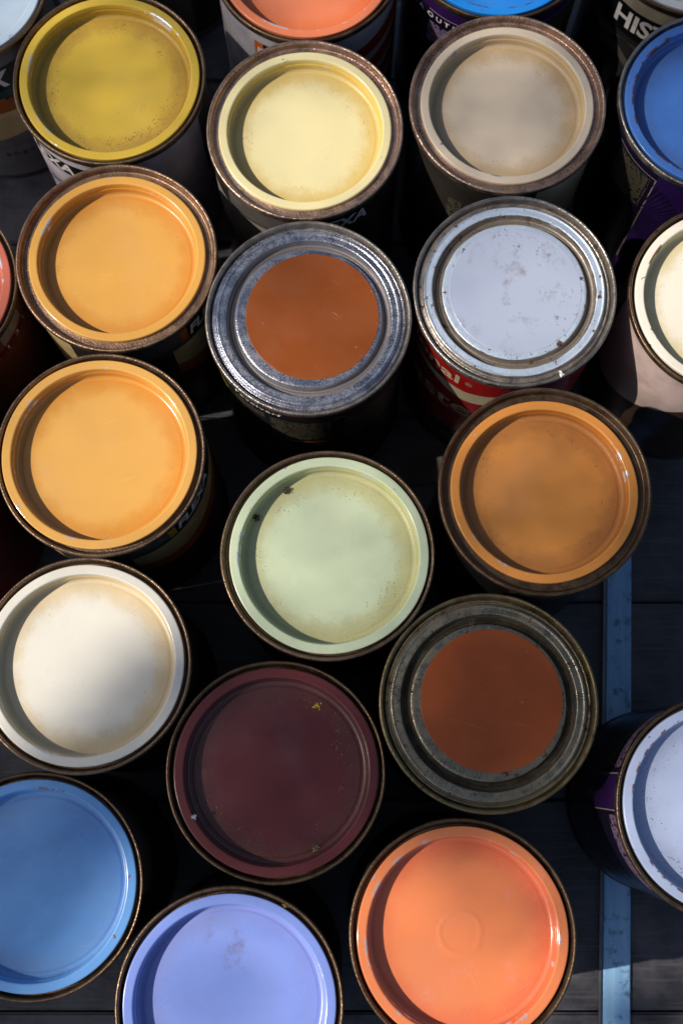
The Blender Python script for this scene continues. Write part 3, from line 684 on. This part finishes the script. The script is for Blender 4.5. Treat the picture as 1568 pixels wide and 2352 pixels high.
scrap_m = plain('brown_scrap', (0.065, 0.055, 0.045), 0.6)
o = link('scrap', slab('scrap', [to_plane(p[0] / 1.0204, p[1] / 1.0204, 0.001) for p in ((957, 1142), (1062, 1126), (1068, 1050), (955, 1070))], 0.0012, scrap_m), scrap_m)
tag(o, 'dull brown scrap of card lying on the floor between the cans', 'scrap')

def blob(name, loc, n, rad, size, mat, seed, flat=0.5, parent=None):
    """a crumbly clump of tiny bits"""
    rg = random.Random(seed); bm = bmesh.new()
    for k in range(n):
        a = rg.uniform(0, 6.28); q = rad * math.sqrt(rg.random()) * (0.5 + 0.5 * rg.random())
        s = size * rg.uniform(0.4, 1.2)
        m = Matrix.Translation((q * math.cos(a), q * math.sin(a), s * flat * rg.uniform(0.2, 1.2))) @ Matrix.Rotation(rg.uniform(0, 6.28), 4, 'Z') @ Matrix.Rotation(rg.uniform(-.6, .6), 4, 'X') @ Matrix.Diagonal((s * rg.uniform(.6, 1.8), s * rg.uniform(.5, 1), s * flat, 1))
        bmesh.ops.create_icosphere(bm, subdivisions=1, radius=1, matrix=m)
    me = bpy.data.meshes.new(name); bm.to_mesh(me); bm.free()
    o = link(name, me, mat, parent); o.location = loc
    return o

def on_lid(key, px, py, floor_dz):
    z = CAN_H + (BY[key][0].children[0].location.z - CAN_H) + floor_dz * MM
    return to_plane(px, py, z)
dirt = plain('dry_dirt', (0.045, 0.03, 0.010), 0.8); moss = plain('dry_moss', (0.20, 0.15, 0.01), 0.8); straw = plain('straw', (0.30, 0.20, 0.08), 0.6)
tag(blob('dirt_clump', on_lid('J', 658, 1126, -8.6), 46, 0.0024, 0.0005, dirt, 1), 'upper dark dirt clump on the mint cream lid', 'dirt', 'dirt clumps on the mint cream lid')
tag(blob('dirt_clump', on_lid('J', 588, 1189, -8.6), 40, 0.0021, 0.0005, dirt, 2), 'lower left dark dirt clump on the mint cream lid', 'dirt', 'dirt clumps on the mint cream lid')
tag(blob('moss_crumb', on_lid('P', 657, 2080, -1.6), 26, 0.0018, 0.0006, moss, 3), 'yellow moss crumb caught on the rim of the periwinkle can', 'moss')
tag(blob('moss_crumb', on_lid('J', 517, 1293, -3.5), 16, 0.0013, 0.0005, moss, 5), 'yellow moss crumb caught on the left rim of the mint can', 'moss')
tag(blob('grit_patch', on_lid('M', 724, 1950, -9.2), 34, 0.0026, 0.00035, plain('pale_grit', (0.32, 0.27, 0.16), 0.7), 4), 'pale grit patch at the lower edge of the maroon lid', 'grit')
def twig(p0, p1, rad, bend):
    bm = bmesh.new(); rings = []
    for k in range(7):
        s = k / 6; p = p0.lerp(p1, s) + Vector((0, 0, 0.0006 + 0.002 * s)) + Vector((bend * math.sin(s * 3.1), 0, 0))
        rings.append([bm.verts.new(p + Vector((rad * math.cos(a), 0, rad * math.sin(a)))) for a in (0, 2.1, 4.2)])
    for A, B in zip(rings, rings[1:]):
        for k in range(3): bm.faces.new((A[k], A[(k + 1) % 3], B[(k + 1) % 3], B[k]))
    return bm
tw = bpy.data.meshes.new('straw'); bm = twig(on_lid('N', 1074, 1452, -4.5), on_lid('N', 1086, 1424, -4.5), 0.00025, 0.0005)
b2 = twig(on_lid('N', 1086, 1444, -4.5), on_lid('N', 1077, 1430, -4.5), 0.00022, -0.0004); t2 = bpy.data.meshes.new('t'); b2.to_mesh(t2); bm.from_mesh(t2); bm.to_mesh(tw)
tag(link('straw', tw, straw), 'bits of straw lying in the groove of the rusty lid', 'straw')
# paint marks that belong to their lids
def mark(key, px, py, dz, n, rad, size, mat, seed, name='paint_fleck', flat=0.18):
    o = blob(name, (0, 0, 0), n, rad, size, mat, seed, flat)
    l = BY[key][1]; e = BY[key][0]
    p = on_lid(key, px, py, dz)
    o.parent = l; bpy.context.view_layer.update()
    o.matrix_parent_inverse = l.matrix_world.inverted(); o.location = p
    return o
mark('M', 728, 1622, -9.65, 22, 0.0026, 0.0005, plain('yellow_paint', (0.62, 0.50, 0.02), 0.5), 8)
mark('M', 447, 1877, -0.75, 8, 0.0012, 0.0011, plain('pale_paint', (0.45, 0.52, 0.60), 0.5), 9)
mark('G', 1289, 857, 0.05, 10, 0.0016, 0.0010, plain('white_paint', (0.7, 0.7, 0.68), 0.5), 10)
mark('B', 655, 138, -2.0, 12, 0.0022, 0.0008, plain('dark_smudge', (0.03, 0.025, 0.015), 0.6), 11)

# ------------------------------------------------------------------ the tree added out of view, its leaves placed to cast the wanted shade
RIMZ = CAN_H
CP = []                                                            # (photo x, y, share of sun, reach)
def cp(x, y, m, r=120): CP.append((x, y, m, r))
cp(250, 190, .6); cp(100, 190, .62); cp(400, 120, .5); cp(250, 330, .75)
cp(690, 150, .35, 70); cp(600, 260, .9); cp(720, 300, 1.2); cp(820, 330, 1.0); cp(720, 430, 1.2)
cp(1165, 230, .46); cp(1040, 340, .56); cp(1290, 200, .42)
cp(265, 590, 1.3); cp(120, 620, 1.3); cp(400, 600, 1.1); cp(250, 740, 1.3); cp(260, 440, 1.0)
cp(700, 600, .6, 80); cp(600, 780, 1.1); cp(700, 860, 1.1); cp(850, 760, .9)
cp(1180, 670, .95); cp(1280, 700, 1.1); cp(1060, 560, .8); cp(1100, 800, .9)
cp(240, 1050, 1.4); cp(90, 1100, 1.4); cp(380, 1080, 1.15); cp(230, 1200, 1.3); cp(250, 880, 1.2)
cp(750, 1270, .68); cp(620, 1300, .64); cp(900, 1200, .68); cp(750, 1100, .63); cp(760, 1440, .6)
cp(1250, 1120, .46); cp(1400, 1100, .43); cp(1120, 1180, .48); cp(1250, 1300, .44)
cp(110, 1400, 1.5); cp(250, 1360, 1.3); cp(40, 1540, 1.4); cp(330, 1400, .8, 90); cp(180, 1500, .85, 70); cp(280, 1640, .06); cp(60, 1600, 1.0, 80); cp(170, 1690, .15); cp(370, 1540, .1, 90); cp(240, 1560, .12, 70)
cp(635, 1780, .28); cp(480, 1800, .36); cp(800, 1750, .2); cp(640, 1950, .28)
cp(1120, 1620, .12); cp(960, 1700, .2); cp(1280, 1560, .12); cp(1100, 1800, .2)
cp(90, 1880, .14); cp(20, 2050, .16); cp(140, 2060, .3, 80); cp(230, 1960, .5, 70); cp(280, 2080, 1.5, 90); cp(240, 2200, 1.6)
cp(440, 2180, .9, 100); cp(440, 2290, .45, 60); cp(540, 2210, .55, 60); cp(650, 2150, .9); cp(620, 2330, 1.4); cp(370, 2350, 1.0)
cp(1080, 2150, .75, 90); cp(920, 2150, 1.6); cp(1060, 1960, .25, 90); cp(1200, 2080, .4, 90); cp(1000, 2300, 1.4); cp(1180, 2280, 1.0)
cp(1560, 1850, .8); cp(1460, 1850, .75); cp(1420, 2250, .9, 90); cp(1450, 1450, .25); cp(1530, 1300, .25)
cp(1520, 230, .6); cp(1530, 680, 1.3); cp(1480, 800, 1.2); cp(40, 20, .85); cp(20, 650, .6); cp(700, 20, 1.1); cp(1140, -20, .8); cp(1500, 0, .2); cp(-80, 1100, .6)
def fcp(px, py, m, r):
    q = to_plane(px, py, 0) - SUN_TRAVEL * (RIMZ / -SUN_TRAVEL.z) - Vector((0, 0, CAM_H))
    wv = q.y * math.sin(PITCH) - q.z * math.cos(PITCH)
    cp(784 + 2770.0 * q.x / wv, 1176 - 2770.0 * (q.y * math.cos(PITCH) + q.z * math.sin(PITCH)) / wv, m, r)
for fx, fy in ((20, 420), (60, 460), (20, 520), (60, 2320), (200, 2330), (20, 2340), (330, 1780), (420, 1790), (20, 1790), (480, 60), (20, 1250)): fcp(fx, fy, .03, 90)
fcp(1400, 2225, 2.5, 60); fcp(1330, 2245, 2.5, 60); fcp(1380, 2300, .03, 40); fcp(1480, 2300, .03, 60)
CPA = np.array(CP)
fF = 2770.0; cP, sP = math.cos(PITCH), math.sin(PITCH)
def tau_at(x, y):
    """optical depth of leaves wanted between the sun and the point (x, y) at rim height"""
    dx, dy, dzz = x, y, RIMZ - CAM_H
    wv = dy * sP - dzz * cP
    px = 784 + fF * dx / wv; py = 1176 - fF * (dy * cP + dzz * sP) / wv
    d2 = (CPA[:, 0] - px) ** 2 + (CPA[:, 1] - py) ** 2
    wt = np.exp(-d2 / (2 * (CPA[:, 3] * 0.42) ** 2)) + 1e-9 * np.exp(-d2 / (2 * 300.0 ** 2))
    m = float((wt * CPA[:, 2]).sum() / wt.sum())
    far = math.exp(-min(d2.min() / (2 * 260.0 ** 2), 50))
    out = max(0.5, 1.5 + 1.4 * mnoise.noise((x * 3.1, y * 3.1, 2.0)))
    t = 1.35 * -math.log(max(0.05, min(1.0, m)))
    return far * t + (1 - far) * out

leaf_m = NB('leaf_green'); v, r, z, sep = leaf_m.coords()
leaf_m.l(leaf_m.mix(leaf_m.noise(v, 3, 2), (0.030, 0.060, 0.014), (0.070, 0.105, 0.026)), leaf_m.b.inputs['Base Color']); leaf_m.b.inputs['Roughness'].default_value = 0.45
trng = random.Random(21)
V, Fc = [], []
LA, LB = 0.0072, 0.0036                                             # half length, half width of a leaf
a_eff = LA * LB * 2 * 0.62
x0, x1, y0, y1 = -0.75, 0.55, -0.50, 0.90
tmax = 3.8
N = int((x1 - x0) * (y1 - y0) * math.sin(SUN_EL) / a_eff * tmax)
def add_leaf(c):
    ax = Vector((trng.gauss(0, 1), trng.gauss(0, 1), trng.gauss(0, .5) - 0.3)).normalized()
    nn = Vector((trng.gauss(0, 1), trng.gauss(0, 1), trng.gauss(0, 1) + 0.4)); nn = (nn - ax * nn.dot(ax)).normalized(); b = ax.cross(nn)
    k = trng.uniform(0.75, 1.3); i = len(V)
    V.extend([c - ax * LA * k, c + b * LB * k + nn * 0.002, c + ax * LA * k, c - b * LB * k + nn * 0.002])
    Fc.append((i, i + 1, i + 2)); Fc.append((i, i + 2, i + 3))
for _ in range(N):
    x, y = trng.uniform(x0, x1), trng.uniform(y0, y1)
    if trng.random() * tmax > tau_at(x, y): continue
    add_leaf(Vector((x, y, RIMZ)) - SUN_TRAVEL * trng.uniform(3.7, 4.1))
inner = len(Fc)
LA, LB = 0.016, 0.008
for _ in range(9000):                                              # the rest of the crown, round about that part
    a = trng.uniform(0, 6.28); q = 1.9 * math.sqrt(trng.random())
    c = Vector((q * math.cos(a), 1.1 * q * math.sin(a) + 0.2, 0))
    if x0 < c.x < x1 and y0 < c.y < y1: continue
    if mnoise.noise((c.x * 2.2, c.y * 2.2, 5.0)) < -0.12: continue
    add_leaf(Vector((c.x, c.y, RIMZ)) - SUN_TRAVEL * (3.95 + trng.gauss(0, 0.45) * (1.2 - q / 2.6)))
LA, LB = 0.032, 0.014                                               # bough added overhead to block sky light and pattern the reflections
for _ in range(17000):
    c = Vector((trng.uniform(-1.5, 2.0), trng.uniform(-1.6, 2.6), 0))
    g = mnoise.noise((c.x * 1.9, c.y * 1.9, 8.0)) + 0.5 * mnoise.noise((c.x * 4.2, c.y * 4.2, 3.0))
    if g < -0.30: continue
    add_leaf(Vector((c.x, c.y, 2.75 + trng.gauss(0, 0.18) + 0.08 * c.x)))
crown_me = bpy.data.meshes.new('crown'); crown_me.from_pydata([tuple(p) for p in V], [], Fc)
CC = Vector((0, 0.2, RIMZ)) - SUN_TRAVEL * 3.95
shade_tree = empty('shade_tree', (CC.x - 1.75, CC.y + 1.3, -0.03)); tag(shade_tree, 'added small leaved foliage shading the cans from outside the picture', 'shade_tree')
crown = link('crown', crown_me, leaf_m.m, shade_tree); crown.matrix_parent_inverse = Matrix.Translation(-shade_tree.location)
bark = NB('bark'); v, r, z, sep = bark.coords()
bark.l(bark.mix(bark.noise(bark.stretch(v, 6, 6), 6, 5), (0.05, 0.035, 0.025), (0.14, 0.11, 0.085)), bark.b.inputs['Base Color']); bark.b.inputs['Roughness'].default_value = 0.85
def limb(bm, pts, r0, r1, n=9):
    rings = []
    for k, p in enumerate(pts):
        s = k / (len(pts) - 1); rr = r0 + (r1 - r0) * s
        d = (pts[min(k + 1, len(pts) - 1)] - pts[max(k - 1, 0)]).normalized(); u = d.orthogonal().normalized(); vv = d.cross(u)
        rings.append([bm.verts.new(p + (u * math.cos(t) + vv * math.sin(t)) * rr) for t in [6.2832 * q / n for q in range(n)]])
    for A, B in zip(rings, rings[1:]):
        for k in range(n): bm.faces.new((A[k], A[(k + 1) % n], B[(k + 1) % n], B[k]))
bm = bmesh.new(); T0 = Vector(shade_tree.location); T1 = T0 + Vector((0.15, -0.1, 1.75))
limb(bm, [T0, T0 + Vector((0.03, 0.02, 0.8)), T0 + Vector((0.05, -0.06, 1.25)), T1], 0.11, 0.075)
for tgt in ((-1.1, 0.9), (-0.9, -0.7), (0.75, 1.15), (0.9, 1.4), (-1.3, 0.1), (0.1, 1.25), (2.6, -0.4), (2.9, 0.9), (3.4, 0.2)):
    e1 = CC + Vector((tgt[0], tgt[1], trng.uniform(-0.1, 0.3)))
    mid = T1.lerp(e1, 0.5) + Vector((0, 0, 0.15))
    limb(bm, [T1 - Vector((0, 0, 0.03)), T1.lerp(mid, 0.5) + Vector((0, 0, .06)), mid, mid.lerp(e1, .6), e1], 0.05, 0.008, 7)
me = bpy.data.meshes.new('trunk'); bm.to_mesh(me); bm.free()
trunk = link('trunk', me, bark.m, shade_tree); trunk.matrix_parent_inverse = Matrix.Translation(-shade_tree.location)
print('leaves', len(Fc) // 2, 'inner', inner // 2)
